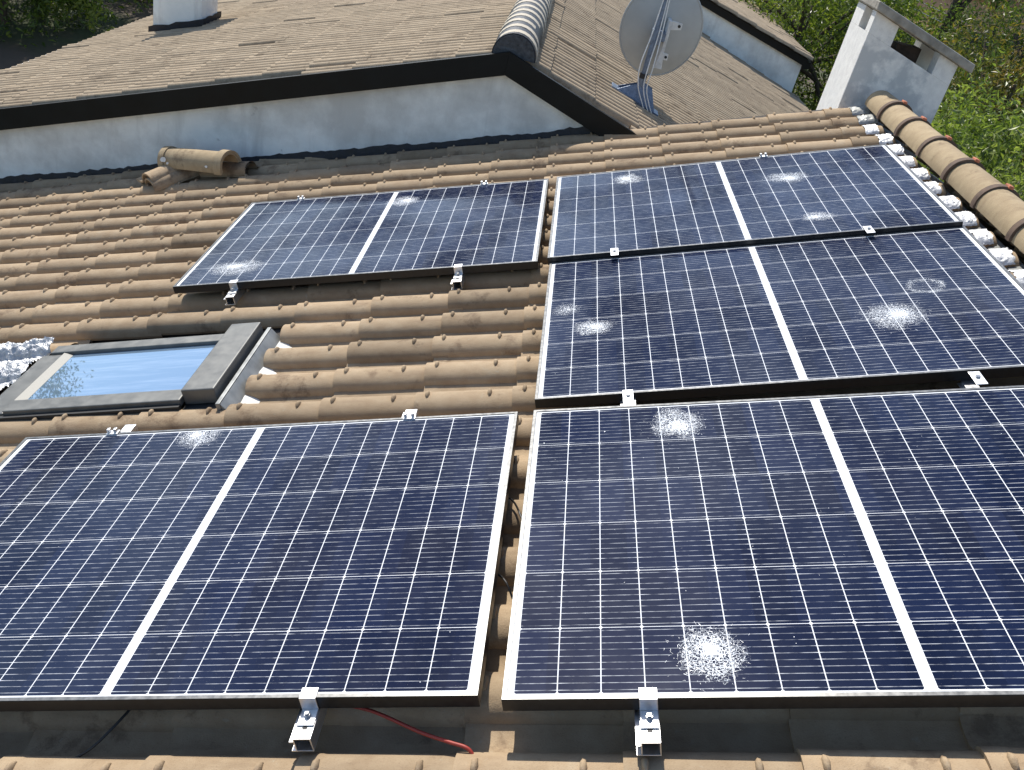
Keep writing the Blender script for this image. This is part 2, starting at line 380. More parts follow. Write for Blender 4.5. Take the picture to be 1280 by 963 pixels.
# ridge tiles with retaining collars
def barrel(mb, m, L, r0, r1, seg=14, thick=.014, a0=-1.62, a1=1.62):
    def ring(x, r): return [m @ Vector((r * math.sin(a0 + (a1 - a0) * k / seg), x, r * math.cos(a0 + (a1 - a0) * k / seg))) for k in range(seg + 1)]
    o = [ring(0, r0), ring(L * .5, (r0 + r1) / 2), ring(L, r1)]; i = [ring(0, r0 - thick), ring(L, r1 - thick)]
    mb.grid(o); mb.grid([i[0], o[0]]); mb.grid([o[2], i[1]]); mb.grid([i[1], i[0]])
    mb.grid([[o[0][0], o[1][0], o[2][0]], [i[0][0], (i[0][0] + i[1][0]) / 2, i[1][0]]]); mb.grid([[i[0][-1], (i[0][-1] + i[1][-1]) / 2, i[1][-1]], [o[0][-1], o[1][-1], o[2][-1]]])
RC = RF(1.975, 0, -.078)
vb = [4.30, 3.93, 3.535, 3.145, 2.75, 2.345, 1.95, 1.55, 1.15, .75, .35, -.05]
ends = [4.62] + vb
for i in range(len(ends) - 1):
    L = ends[i] - ends[i + 1] + .03
    mb = MB(); mb.t = random.uniform(.3, .7)
    m = Matrix.Translation((RC.x + random.gauss(0, .002), ends[i + 1] - .015, RC.z + random.gauss(0, .002))) @ Matrix.Rotation(R(-9), 4, 'Y') @ Matrix.Rotation(random.gauss(0, .008), 4, 'Z')
    barrel(mb, m, L, .094, .089)
    rt = mb.xf(HI).build('ridge_tile', M['ridge'], house, smooth=40)
    cb = MB(); barrel(cb, m @ Matrix.Translation((0, -.012, 0)), .036, .104, .104, 16, .014)
    cb.xf(HI).build('collar', M['collar'], rt, smooth=40)
    kb = MB(); mm = m @ Matrix.Rotation(R(17), 4, 'Y')
    kb.box(-.012, -.018, .098, .012, .026, .112, mm); kb.xf(HI).build('clip', M['terra'], rt, bevel=.003)
# foil-painted seals on the ends of the tile rows, under the ridge
for v in rowsv:
    if v > 4.72 or v < -.3: continue
    mb = MB(); rows = []
    ue = 1.795 + random.gauss(0, .008); big = v < 4.25
    for i in range(13):
        u = ue + (.074 if big else .11) * i / 12
        row = []
        for k in range(25):
            a = math.pi * (.10 + .70 * k / 24)
            tt = -.070 * math.cos(a); w = .012 + .052 * math.sin(a) ** .8
            j = -.004 + .006 * abs(mnoise.noise(Vector((u * 60, v * 50 + tt * 60, 3)))) + .004 * mnoise.noise(Vector((u * 190, v * 90 + tt * 150, 8)))
            row.append(RF(u + .010 * mnoise.noise(Vector((tt * 60, v * 9, 1 if i < 6 else 5))) + .005 * mnoise.noise(Vector((tt * 160, v * 9, 1))), V0 * 0 + v + tt * 1.06, WP + .001 + w + j))
        rows.append(row)
    mb.grid(rows); mb.xf(HI).build('foil_seal', M['foil'] if big else M['skyside'], house, smooth=25)
mb = MB(); mb.box(1.84, -.6, WP + .004, 1.91, 4.64, WP + .018, MR); mb.xf(HI).build('ridge_underlay', M['skyside'], house)

# near chimney, standing astride the ridge at the far end
CX0, CX1, CY0, CY1 = 1.70, 2.315, 4.78, 5.22
sl_t = -.30
def ztop(x): return 1.075 + sl_t * (x - CX0)
mb = MB()
b0 = -.6
def wallslab(mb, x0, y0, x1, y1, z0, f0, f1):
    vs = [(x0, y0, z0), (x1, y0, z0), (x1, y1, z0), (x0, y1, z0), (x0, y0, f0), (x1, y0, f1), (x1, y1, f1), (x0, y1, f0)]
    mb.add(vs, [(0, 3, 2, 1), (4, 5, 6, 7), (0, 1, 5, 4), (1, 2, 6, 5), (2, 3, 7, 6), (3, 0, 4, 7)])
lip = .115
wallslab(mb, CX0, CY0, CX1, CY1, b0, ztop(CX0) - lip - .01, ztop(CX1) - lip - .01)
# piers carrying the slab: front-left, front-right, back-left, back-right
for (xa, xb, ya, yb) in ((CX0, 1.865, CY0, CY0 + .085), (2.18, CX1, CY0, CY0 + .10), (CX0, 1.83, CY1 - .19, CY1), (2.16, CX1, CY1 - .12, CY1)):
    bt = lambda q: ztop(q) - lip - .0095
    mb.add([(xa, ya, bt(xa)), (xb, ya, bt(xb)), (xb, yb, bt(xb)), (xa, yb, bt(xa)), (xa, ya, ztop(xa)), (xb, ya, ztop(xb)), (xb, yb, ztop(xb)), (xa, yb, ztop(xa))], [(4, 5, 6, 7), (0, 1, 5, 4), (1, 2, 6, 5), (2, 3, 7, 6), (3, 0, 4, 7)])
ch = mb.xf(HI).build('chimney', M['chim'], house)
mb = MB()
o = .045; th_ = .058
poly = [(CX0 - .02, CY0 - o, ztop(CX0 - .02) + .003), (CX1 + .085, CY0 - o, ztop(CX1 + .085) + .003), (CX1 + .085, CY0 - o, ztop(CX1 + .085) + th_), (CX0 - .02, CY0 - o, ztop(CX0 - .02) + th_)]
mb.prism(poly, (0, CY1 - CY0 + 2 * o, 0)); mb.xf(HI).build('cap_slab', M['cap'], ch, bevel=.008)
mb = MB(); mb.box(1.96, CY0 + .17, ztop(2.12) - lip - .06, 2.12, CY1 - .13, ztop(2.12) - .035); mb.xf(HI).build('flue', M['soot_dark'], ch); mb = MB(); mb.box(1.80, CY0 + .09, ztop(1.83) - lip - .005, 1.83, CY1 - .195, ztop(1.83) - .012); mb.xf(HI).build('dark_slot_plate', M['soot_dark'], ch)  # second box: plate added behind the left slot to make it dark

# roof window
mb = MB()
def rbox(mb, u0, v0, w0, u1, v1, w1): mb.box(u0, v0, w0, u1, v1, w1, MR)
wt = -.055
def RW(u, v, w): return RF(u + .006, v - .010, w)
MW = MR @ Matrix.Translation((.006, -.010, 0))
def rbox(mb, u0, v0, w0, u1, v1, w1): mb.box(u0, v0, w0, u1, v1, w1, MW)
rbox(mb, -2.085, 1.463, wt - .030, -1.362, 1.545, wt)               # near rail
rbox(mb, -2.15, 1.935, wt - .045, -1.362, 2.0, wt)                  # far rail
rbox(mb, -2.19, 1.463, wt - .05, -2.086, 1.934, wt - .010)          # lower rail
win = mb.xf(HI).build('roof_window', M['skyframe'], house, bevel=.004)
mb = MB(); rbox(mb, -1.36, 1.488, wt - .04, -1.228, 2.035, wt + .026); mb.xf(HI).build('head_cover', M['skyframe'], win, bevel=.005)
mb = MB()
rbox(mb, -2.18, 1.442, wt - .10, -1.362, 1.462, wt - .018)
rbox(mb, -2.17, 2.001, wt - .10, -1.362, 2.022, wt - .022)
rbox(mb, -1.361, 1.442, wt - .10, -1.212, 2.04, wt - .041)
rbox(mb, -2.205, 1.45, wt - .10, -2.191, 2.0, wt - .03)
mb.xf(HI).build('outer_frame', M['skydark'], win)  # near-black colour carries the shade on the frame's sides
mb = MB()
rbox(mb, -1.211, 1.43, wt - .10, -1.194, 2.045, wt - .008)
mb.prism([RW(-1.193, 1.432, wt - .012), RW(-1.193, 1.432, wt - .09), RW(-1.146, 1.432, wt - .09)], RF(0, .61, 0))
mb.xf(HI).build('head_flashing', M['skyside'], win, bevel=.002)
mb = MB()
mb.grid([[RW(-1.160 + .03 * i + .014 * mnoise.noise(Vector((i, j * .7, 5))), 1.46 + .58 * j / 18, WP + .030 - .012 * i + .012 * mnoise.noise(Vector((i * 2, j, 9)))) for j in range(19)] for i in range(3)])
mb.xf(HI).build('mortar_fillet', M['mortar'], win, smooth=60)
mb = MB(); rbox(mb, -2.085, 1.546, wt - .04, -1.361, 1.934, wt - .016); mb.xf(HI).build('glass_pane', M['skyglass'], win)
mb = MB(); mb.prism([RW(-2.085, 1.546, wt - .0155), RW(-2.046, 1.546, wt - .0155), RW(-2.085, 1.546, wt - .003)], RF(0, .386, 0)); mb.xf(HI).build('glazing_bead', M['bead'], win)
# crumpled lead-foil apron draped over the rolls below the window
mb = MB(); rows = []
for i in range(60):
    u = -2.60 + .405 * i / 59; row = []
    for j in range(100):
        v = 1.40 + .66 * j / 99
        ph = ((v - V0) / PV) % 1.0; dd = min(ph, 1 - ph) * PV
        w = .052 * math.sqrt(max(0, 1 - (dd / .075) ** 2)) if dd < .075 else 0
        blend = min(1, max(0, (i - 40) / 19))
        cr = .012 * mnoise.noise(Vector((u * 10, v * 24, 0))) + .016 * abs(mnoise.noise(Vector((u * 16, v * 46, 2)))) + .012 * abs(mnoise.noise(Vector((u * 60, v * 30, 6)))) + .014 * mnoise.noise(Vector((u * 34, v * 60, 4))) + .006 * mnoise.noise(Vector((u * 90, v * 120, 7)))
        row.append(RF(u + .012 * mnoise.noise(Vector((v * 14, 2, i * .1))), v, WP + .034 + w * (1 - .4 * blend) + cr + .02 * blend))
    rows.append(row)
mb.grid(rows); mb.xf(HI).build('foil_apron', M['crumple'], house, smooth=180)

# ------------------------------------------------------------------ neighbour house with the white gable
def vf(x): return 4.632 - .0725 * x                      # plan line of the verge board
XA, ZA = -.455, .348
SLL, SLR = .362, .325
def ztl(x): return ZA - SLL * (XA - x)
def ztr(x): return ZA - SLR * (x - XA) + .012
XEL, XER = -5.02, 3.76
nb = empty('gabled_house', Vector((-.5, 9.5, GZ)), 'neighbour house with pale weathered tile roof and white gable under black verge boards', 'house')
NI = inv(nb)
yb = 13.5
mb = MB()
w0 = .072
mb.add([(XEL + .3, vf(XEL + .3) + w0, GZ), (XER - .3, vf(XER - .3) + w0, GZ), (XER - .3, vf(XER - .3) + w0, ztr(XER - .3) - .07), (XA, vf(XA) + w0, ZA - .07), (XEL + .3, vf(XEL + .3) + w0, ztl(XEL + .3) - .07)], [(0, 1, 2, 3, 4)])
mb.add([(XEL + .3, vf(XEL + .3) + w0, GZ), (XEL + .3, vf(XEL + .3) + w0, ztl(XEL + .3) - .07), (XEL + .3, 16, ztl(XEL + .3) - .07), (XEL + .3, 16, GZ)], [(0, 1, 2, 3)])
mb.add([(XER - .3, vf(XER - .3) + w0, GZ), (XER - .3, 16, GZ), (XER - .3, 16, ztr(XER - .3) - .07), (XER - .3, vf(XER - .3) + w0, ztr(XER - .3) - .07)], [(0, 1, 2, 3)])
mb.xf(NI).build('wall', M['stucco'], nb)
# bitumen skirting where the gable wall meets the near roof (ragged upper edge)
mb = MB(); top = []; bot = []; N = 150
for i in range(N + 1):
    x = -4.75 + (4.95) * i / N
    y = vf(x) + w0 - .008
    zb = (x * math.tan(TH)) + (WP) / CT + .0
    h = .088 + .016 * mnoise.noise(Vector((x * 3, 0, 0))) + .014 * mnoise.noise(Vector((x * 17, 1, 0))) + .010 * mnoise.noise(Vector((x * 50, 2, 0))) + .02 * max(0, x + .6)
    top.append((x, y, zb + h)); bot.append((x, y - .02, zb - .03))
mb.grid([bot, top]); mb.grid([top, [(p[0], p[1] + .02, p[2]) for p in top]])
mb.xf(NI).build('bitumen_skirting', M['tar'], nb)
# verge boards
def board(za, zb_, xa, xb):
    mb = MB()
    mb.prism([(xa, vf(xa), za[0]), (xa, vf(xa), za[1]), (xb, vf(xb), zb_[1]), (xb, vf(xb), zb_[0])], (0, .03, 0))
    # metal cap folded over the top
    return mb
hv = .158
mb = board((ztl(XEL) - hv, ztl(XEL)), (ZA - hv + .012, ZA), XEL, XA); mb.xf(NI).build('verge_board', M['fascia'], nb)
mb = board((ZA - hv + .012, ZA), (ztr(XER) - hv, ztr(XER)), XA + .001, XER); mb.xf(NI).build('verge_board', M['fascia'], nb)
mb = MB()
for (xa, xb, fn) in ((XEL, XA, ztl), (XA, XER, ztr)):
    mb.add([(xa, vf(xa) + .031, fn(xa) - hv + .004), (xb, vf(xb) + .031, fn(xb) - hv + .004), (xb, vf(xb) + w0, fn(xb) - hv + .004), (xa, vf(xa) + w0, fn(xa) - hv + .004)], [(0, 1, 2, 3)])
mb.xf(NI).build('soffit', M['fascia'], nb)
# tile fields
def slope_frame(sgn, sl):
    a = math.atan(sl); c_, s_ = math.cos(a), math.sin(a)
    if sgn > 0: return Matrix(((c_, 0, -s_, XA), (0, 1, 0, 0), (s_, 0, c_, ZA - .045), (0, 0, 0, 1)))
    return Matrix(((-c_, 0, s_, XA), (0, -1, 0, 0), (s_, 0, c_, ZA - .045), (0, 0, 0, 1)))
a = math.atan(SLL)
def keepL(u, v):
    x = XA + u * math.cos(math.atan(SLL)); return v > vf(x + .17) + .05
def keepR(u, v):
    x = XA - u * math.cos(math.atan(SLR)); return -v > vf(x - .17) + .18
FL, FR = slope_frame(1, SLL), slope_frame(-1, SLR)
mb = MB(); tile_field(mb, FL, -(XA - XEL) / math.cos(a) - .05, -.03, [4.6 + .21 * k for k in range(46)], PROF_2R, False, keepL, .8, tj=.13)
mb.xf(NI).build('tile_field', M['oldtile'], nb, smooth=42)
a = math.atan(SLR)
mb = MB(); tile_field(mb, FR, -(XER - XA) / math.cos(a) - .05, -.03, [-4.35 - .21 * k for k in range(45)], PROF_2R, False, keepR, .8, tj=.13)
mb.xf(NI).build('tile_field', M['oldtile'], nb, smooth=42)
mb = MB()
for F, x, fn, ln in ((FL, XEL, ztl, 1), (FR, XER, ztr, -1)):
    mb.add([(x, vf(x) + .04, fn(x) - .075), (XA, vf(XA) + .04, ZA - .075), (XA, 14, ZA - .075), (x, 14, fn(x) - .075)], [(0, 1, 2, 3)])
mb.xf(NI).build('roof_deck', M['deck'], nb)
# ridge: short barrels along a black core, added so their gaps show dark
y = vf(XA) + .075
mb = MB(); barrel(mb, Matrix.Translation((XA + .03, vf(XA) + .04, ZA - .03)), 13.4 - y, .1445, .1445, 14, .02)
mb.xf(NI).build('ridge_dark_core', M['tar'], nb, smooth=40)
while y < 13.2:
    mb = MB(); mb.t = random.uniform(.3, .7)
    m = Matrix.Translation((XA + .03 + random.gauss(0, .003), y, ZA - .03 + random.gauss(0, .002))) 
    barrel(mb, m, .092, .147, .147, 14, .012)
    mb.xf(NI).build('ridge_tile', M['cream'], nb, smooth=40); y += .222
mb = MB(); barrel(mb, Matrix.Translation((XA + .03, vf(XA) + .033, ZA - .03)), .05, .136, .136, 14, .13); mb.xf(NI).build('ridge_end', M['bed'], nb, smooth=40)
# eaves gutter on the left
mb = MB(); gx = XEL - .045; gz = ztl(XEL) - .035
prof = [(gx + .03 * -math.sin(q), gz - .03 * math.cos(q)) for q in [math.pi / 2 * (-1 + 2 * i / 8) for i in range(9)]]
mb.grid([[(px, yy, pz) for px, pz in prof] for yy in (vf(XEL) - .02, 14)])
mb.tube([(gx - .03, vf(XEL) - .02, gz), (gx - .03, 14, gz)], .011, 6)
mb.xf(NI).build('gutter', M['gutter'], nb, smooth=40)
# low chimney on its left slope
mb = MB(); cz = -.98
mb.box(-4.36, 8.36, cz - .35, -3.80, 8.86, cz + .62)
nch = mb.xf(NI).build('chimney', M['stucco'], nb, bevel=.09)
mb = MB(); sk = [(-4.37, 8.35), (-3.79, 8.35), (-3.79, 8.87), (-4.37, 8.87)]
ring0 = []; ring1 = []
for q in range(4):
    (xa_, ya_), (xb_, yb_) = sk[q], sk[(q + 1) % 4]
    for w_ in range(8):
        x_ = xa_ + (xb_ - xa_) * w_ / 8; y_ = ya_ + (yb_ - ya_) * w_ / 8
        ring0.append((x_, y_, ztl(x_) - .10)); ring1.append((x_, y_, ztl(x_) + .07 + .022 * mnoise.noise(Vector((x_ * 9, y_ * 9, 0)))))
mb.grid([ring0 + ring0[:1], ring1 + ring1[:1]]); mb.xf(NI).build('lead_skirt', M['tar'], nch)
mb = MB(); mb.box(-4.30, 8.352, cz + .46, -3.86, 8.40, cz + .60); mb.xf(NI).build('dark_strip', M['soot_dark'], nch)  # near-black box across the front, just below the cap
mb = MB(); mb.box(-4.46, 8.26, cz + .622, -3.70, 8.96, cz + .70); mb.xf(NI).build('cap_slab', M['cap'], nch, bevel=.02)

# ------------------------------------------------------------------ second gable beyond
fh = empty('white_gable_house', Vector((.5, 16, GZ)), 'farther white house whose gable with a black verge slopes down behind the satellite dish', 'house')
FI = inv(fh)
def z3(x): return .005 - .268 * (x - 2.03)
xa, ya = -.5, 13.56
mb = MB(); mb.prism([(-4.5, ya, GZ), (3.69, ya, GZ), (3.69, ya, z3(3.69) - .06), (xa, ya, z3(xa) - .06), (-4.5, ya, z3(xa) - .06 - 4 * .268)], (0, 6, 0)); mb.xf(FI).build('wall', M['stucco'], fh)
mb = MB(); mb.prism([(xa, ya - .06, z3(xa) - .115), (3.74, ya - .06, z3(3.74) - .115), (3.74, ya - .06, z3(3.74)), (xa, ya - .06, z3(xa))], (0, .05, 0)); mb.xf(FI).build('verge_board', M['fascia'], fh)
mb = MB(); mb.prism([(3.69, ya - .055, z3(3.72) - .16), (3.80, ya - .055, z3(3.80) - .12), (3.80, ya - .055, z3(3.80) - .02), (3.69, ya - .055, z3(3.72) - .05)], (0, 6, 0)); mb.xf(FI).build('eaves_board', M['fascia'], fh)
mb = MB()
aa = math.atan(.268); F3 = Matrix(((-math.cos(aa), 0, math.sin(aa), xa), (0, -1, 0, 0), (math.sin(aa), 0, math.cos(aa), z3(xa) + .01), (0, 0, 0, 1)))
tile_field(mb, F3, -4.45, 0, [-13.62 - .2 * k for k in range(28)], PROF_2R, False, tj=.1)
mb.add([(xa, ya - .05, z3(xa) + .002), (3.8, ya - .05, z3(3.8) + .002), (3.8, ya + 6, z3(3.8) + .002), (xa, ya + 6, z3(xa) + .002)], [(0, 1, 2, 3)])
mb.xf(FI).build('tile_field', M['oldtile'], fh, smooth=42)

# ------------------------------------------------------------------ solar panels
def panel_matrix(u, v, z, tu, tv):
    cu, cv = u + PL / 2, v + PS / 2
    z0 = z + tv * (-.55) + tu * (-.86)
    X = Vector((1, 0, tu)).normalized(); Y = Vector((0, 1, tv)); Y = (Y - X * X.dot(Y)).normalized(); Z = X.cross(Y)
    m = Matrix(((X.x, Y.x, Z.x, u), (X.y, Y.y, Z.y, v), (X.z, Y.z, Z.z, z0), (0, 0, 0, 1)))
    return MR @ m
PANELS = {
 'R1': (0, 0, .0022, -.0105, -.0060, 'nearest solar panel at lower right, two shattered spots, right end out of view'),
 'R2': (-.0056, 1.2352, -.0089, .0070, .0009, 'middle solar panel of the right column, with two shattered spots and fainter rings'),
 'R3': (-.0133, 2.3717, .0132, .0056, .0001, 'farthest solar panel of the right column, three shattered spots, beside the ridge'),
 'L1': (-1.7762, .0253, .0017, -.0086, -.0074, 'large solar panel below the roof window, one small shattered spot at its top edge'),
 'L3': (-1.7844, 2.4219, -.0082, -.0123, .0105, 'solar panel above the roof window below the white gable, two shattered spots'),
}
def make_panel():
    root = empty('solar_panel', Matrix.Identity(4), '', 'solar panel', 'hail damaged solar panels on the near roof')
    mb = MB(); lp = .011
    for (x0, y0, x1, y1) in ((0, 0, PL, lp), (0, PS - lp, PL, PS), (0, lp, lp, PS - lp), (PL - lp, lp, PL, PS - lp)):
        mb.box(x0, y0, -PH, x1, y1, 0)
    fr = mb.build('frame', M['blackalu'], root, bevel=.0012)
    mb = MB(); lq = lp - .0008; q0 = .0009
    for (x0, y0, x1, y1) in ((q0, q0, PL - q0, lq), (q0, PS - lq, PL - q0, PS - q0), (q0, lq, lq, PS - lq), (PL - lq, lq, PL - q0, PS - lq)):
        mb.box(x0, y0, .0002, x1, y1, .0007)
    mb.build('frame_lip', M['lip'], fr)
    mb = MB(); mb.add([(lp, lp, -.0018), (PL - lp, lp, -.0018), (PL - lp, PS - lp, -.0018), (lp, PS - lp, -.0018)], [(0, 1, 2, 3)])
    mb.add([(lp, lp, -.007), (lp, PS - lp, -.007), (PL - lp, PS - lp, -.007), (PL - lp, lp, -.007)], [(0, 1, 2, 3)])
    mb.build('cell_sheet', M['pv'], root)
    return root
def copy_tree(o):
    c_ = o.copy(); COL.objects.link(c_)
    for ch_ in list(o.children):
        d_ = ch_.copy(); COL.objects.link(d_); d_.parent = c_
        for g_ in list(ch_.children):
            h_ = g_.copy(); COL.objects.link(h_); h_.parent = d_
    return c_
proto = make_panel(); PM = {}; PO = {}
for i, (k, q) in enumerate(PANELS.items()):
    PO[k] = proto if i == 0 else copy_tree(proto)
for k, q in PANELS.items():
    PM[k] = panel_matrix(q[0], q[1], q[2], q[3], q[4]); PO[k].matrix_world = PM[k]; PO[k]['label'] = q[5]

def crack(pk, u, v, r, nsh, style='burst', ex=1.0):
    """a hail strike: a bright crushed core, a web of slivers round it"""
    mb = MB(); rnd = random.Random(int(u * 1000) + int(v * 7000))
    z = -.0008
    def sliver(cx, cy, ang, ln, wd, tilt):
        if not (.014 < cx < PL - .014 and .014 < cy < PS - .014): return
        dx, dy = math.cos(ang) * ln / 2, math.sin(ang) * ln / 2; nx, ny = -math.sin(ang) * wd / 2, math.cos(ang) * wd / 2
        zt = z + rnd.random() * .0006; h = tilt * wd
        mb.add([(cx - dx - nx, cy - dy - ny, zt), (cx + dx - nx * .3, cy + dy - ny * .3, zt), (cx + dx + nx * .3, cy + dy + ny * .3, zt + h), (cx - dx + nx, cy - dy + ny, zt + h)], [(0, 1, 2, 3)])
    def lobe(a): return 1 + .30 * mnoise.noise(Vector((math.cos(a) * 1.3 + u * 9, math.sin(a) * 1.3, v * 9))) + .12 * mnoise.noise(Vector((math.cos(a) * 5 + u * 9, math.sin(a) * 5, v * 9)))
    for i in range(int(nsh * .62)):
        a = rnd.random() * 2 * math.pi
        if style == 'ring': d_ = abs(rnd.gauss(.85, .10)) * r
        elif rnd.random() < .35: d_ = abs(rnd.gauss(0, .42)) * r
        else: d_ = abs(rnd.gauss(.74, .16)) * r
        cx = u + math.cos(a) * d_ * lobe(a) * ex; cy = v + math.sin(a) * d_ * lobe(a)
        an = a + (math.pi / 2 if rnd.random() < .62 else 0) + rnd.gauss(0, .5)
        sliver(cx, cy, an, rnd.uniform(.0025, .0085) * (.7 + r / .09), rnd.uniform(.0004, .0012), rnd.gauss(0, .25))
    for i in range(nsh // 16):
        a = rnd.random() * 2 * math.pi; d_ = rnd.uniform(.8, 1.5) * r
        sliver(u + math.cos(a) * d_ * ex, v + math.sin(a) * d_, a + rnd.gauss(0, .7), rnd.uniform(.002, .008), rnd.uniform(.0004, .0008), 0)
    # crazed patch: white crushed middle fading through a web of cracks into clear glass
    fr = MB(); nr_, na = 9, 40
    cs = rnd.uniform(0, 6.28); off_ = .16 * r
    for i in range(nr_ + 1):
        for j in range(na):
            a = 2 * math.pi * j / na; q = max(.0001, i / nr_); d_ = q * r * 1.08 * lobe(a)
            px, py = u + math.cos(a) * d_ * ex, v + math.sin(a) * d_
            px = min(PL - .013, max(.013, px)); py = min(PS - .013, max(.013, py))
            qq = math.hypot(math.cos(a) * q - .22 * math.cos(cs), math.sin(a) * q - .22 * math.sin(cs))
            if style == 'ring': tn = .40 * math.exp(-((q - .8) / .2) ** 2) * (.6 + .8 * mnoise.noise(Vector((math.cos(a) * 2, math.sin(a) * 2, 3))))
            elif style == 'faint': tn = .5 * (1 - q)
            else: tn = max(0, (1 - q ** 2.2)) * (.53 + .50 * math.exp(-(qq / .40) ** 2) - .16 * math.exp(-((qq - .52) / .13) ** 2))
            fr.t = tn; fr.add([(px, py, -.0013)], [])
    fr.f = [(i * na + j, i * na + (j + 1) % na, (i + 1) * na + (j + 1) % na, (i + 1) * na + j) for i in range(nr_) for j in range(na)]
    fo = fr.build('impact_crack', M['craze'], PO[pk])
    so = mb.build('glass_splinters', M['crack'], fo); so['kind'] = 'stuff'
for q in [('L1', .655, 1.092, .060, 520, 'burst', 1.25), ('L3', .247, .187, .085, 620, 'burst', 1.5), ('L3', .935, .958, .075, 600, 'burst', 1.1),
          ('R3', .381, .982, .085, 700, 'burst', .9), ('R3', 1.161, .766, .075, 560, 'burst', 1.35), ('R3', 1.187, .211, .052, 520, 'burst', 1.35),
          ('R2', .189, .489, .062, 620, 'burst', 1.05), ('R2', .089, .656, .055, 120, 'faint', 1.0), ('R2', 1.242, .402, .095, 900, 'burst', 1.0), ('R2', 1.406, .619, .062, 190, 'ring', 1.1),
          ('R1', .438, 1.021, .082, 900, 'burst', .95), ('R1', .441, .119, .070, 1050, 'burst', 1.0)]:
    crack(*q)
# fine stray chips over the near panels
for pk, nn in (('R1', 70), ('R2', 45), ('L1', 40), ('R3', 30), ('L3', 20)):
    mb = MB(); rnd = random.Random(nn)
    for i in range(nn):
        x_, y_ = rnd.uniform(.03, PL - .03), rnd.uniform(.03, PS - .03); s_ = rnd.uniform(.0005, .0016) if rnd.random() < .95 else .003
        a = rnd.random() * 3; mb.add([(x_ + s_ * math.cos(a + q * 2.09), y_ + s_ * math.sin(a + q * 2.09), -.0010) for q in range(3)], [(0, 1, 2)])
    o = mb.build('glass_chips', M['crack'], PO[pk]); o['kind'] = 'stuff'

# ------------------------------------------------------------------ rails and clamps
def make_rail():
    root = empty('mounting_rail', Matrix.Identity(4), '', 'mounting rail', 'aluminium rails under the solar panels')
    # hollow 40 x 40 section along +y, origin at its near end on its top face
    mb = MB(); a, t_ = .02, .0028; Ln = 1.30
    for (x0, z0, x1, z1) in ((-a, -t_, a, 0), (-a, -.04, a, -.04 + t_), (-a, -.04 + t_, -a + t_, -t_), (a - t_, -.04 + t_, a, -t_)):
        mb.box(x0, -.02, z0, x1, Ln, z1)
    mb.box(-a - .010, -.02, -.040, -a, Ln, -.037); mb.box(-a - .010, -.02, -.012, -a, Ln, -.009)
    mb.build('rail', M['alu'], root, bevel=.0006)
    # end clamp: lip on the frame, leg, foot with bolt
    mb = MB(); b_ = .019
    mb.box(-b_, .058, .0335 + .0025, b_, .085, .0385); mb.box(-b_, .0545, .003, b_, .058, .0385); mb.box(-b_, .012, .0005, b_, .0545, .0045)
    mb.build('end_clamp', M['alu'], root, bevel=.001)
    mb = MB(); mb.tube([(0, .036, .0046), (0, .036, .012)], .0075, 6); mb.tube([(0, .036, .012), (0, .036, .0165)], .005, 10); mb.build('bolt', M['bolt'], root)
    mb = MB(); mb.box(-.0055, .0045, -.0021, .0055, .0118, .0007); mb.build('slot', M['skydark'], root)
    for yy in (.25, 1.0):
        mb = MB(); mb.tube([(0, yy, -.041), (0, yy, -.10)], .008, 8); mb.build('roof_hook', M['zinc'], root)
    return root
rail0 = make_rail(); first = True
RAILL = {
 ('L1', 1.345): 'bright aluminium rail end sticking out below the lower left panel, beside the red cable',
 ('L1', .325): 'aluminium rail under the left end of the large lower left solar panel',
 ('R1', .304): 'bright aluminium rail end sticking out below the lower right panel, under its shattered spot',
 ('R1', 1.35): 'aluminium rail under the right end of the lower right solar panel',
 ('L3', .297): 'small rail end under the far left solar panel, near its lower left shattered spot',
 ('L3', 1.361): 'small rail end under the right half of the far left solar panel',
 ('R2', .297): 'rail in the gap below the middle right panel, at its left end', ('R2', 1.352): 'rail in the gap below the middle right panel, at its right end',
 ('R3', .292): 'rail in the gap below the far right panel, at its left end', ('R3', 1.345): 'rail in the gap below the far right panel, at its right end'}
for (pk, uu), lab in RAILL.items():
    if pk in ('R2', 'R3'): continue
    o = rail0 if first else copy_tree(rail0); first = False
    o.matrix_world = PM[pk] @ Matrix.Translation((uu, -.0585, -.0355 - .0005)); o['label'] = lab
def make_clamp():
    root = empty('panel_clamp', Matrix.Identity(4), '', 'clamp', 'aluminium clamps holding the panel edges')
    mb = MB(); mb.box(-.017, -.040, .0005, .017, .036, .0035); mb.build('clamp_plate', M['alu'], root, bevel=.001)
    mb = MB(); mb.tube([(0, 0, .0036), (0, 0, .0095)], .0075, 6); mb.build('bolt', M['bolt'], root)
    return root
cl0 = make_clamp(); first = True
for pk, uu, lab in (('R1', .298, 'silver clamp between the lower and middle right panels, above the shattered spot'), ('R1', 1.352, 'silver clamp between lower and middle right panels, near the right photo edge'),
                    ('R2', .284, 'silver clamp between the middle and far right panels, left one'), ('R2', 1.340, 'silver clamp between the middle and far right panels, right one')):
    o = cl0 if first else copy_tree(cl0); first = False
    nxt = {'R1': 'R2', 'R2': 'R3'}[pk]
    pa = PM[pk] @ Vector((uu, PS - .004, 0)); pb = PM[nxt] @ Vector((uu + .01, .004, 0))
    Xd = MR3 @ Vector((1, 0, 0)); Yd = Vector((0, 1, 0)); Zd = MR3 @ Vector((0, 0, 1)); mid = (pa + pb) / 2; mid += Zd * (max(pa.dot(Zd), pb.dot(Zd)) - mid.dot(Zd) + .001)
    o.matrix_world = Matrix(((Xd.x, Yd.x, Zd.x, mid.x), (Xd.y, Yd.y, Zd.y, mid.y), (Xd.z, Yd.z, Zd.z, mid.z), (0, 0, 0, 1))); o['label'] = lab
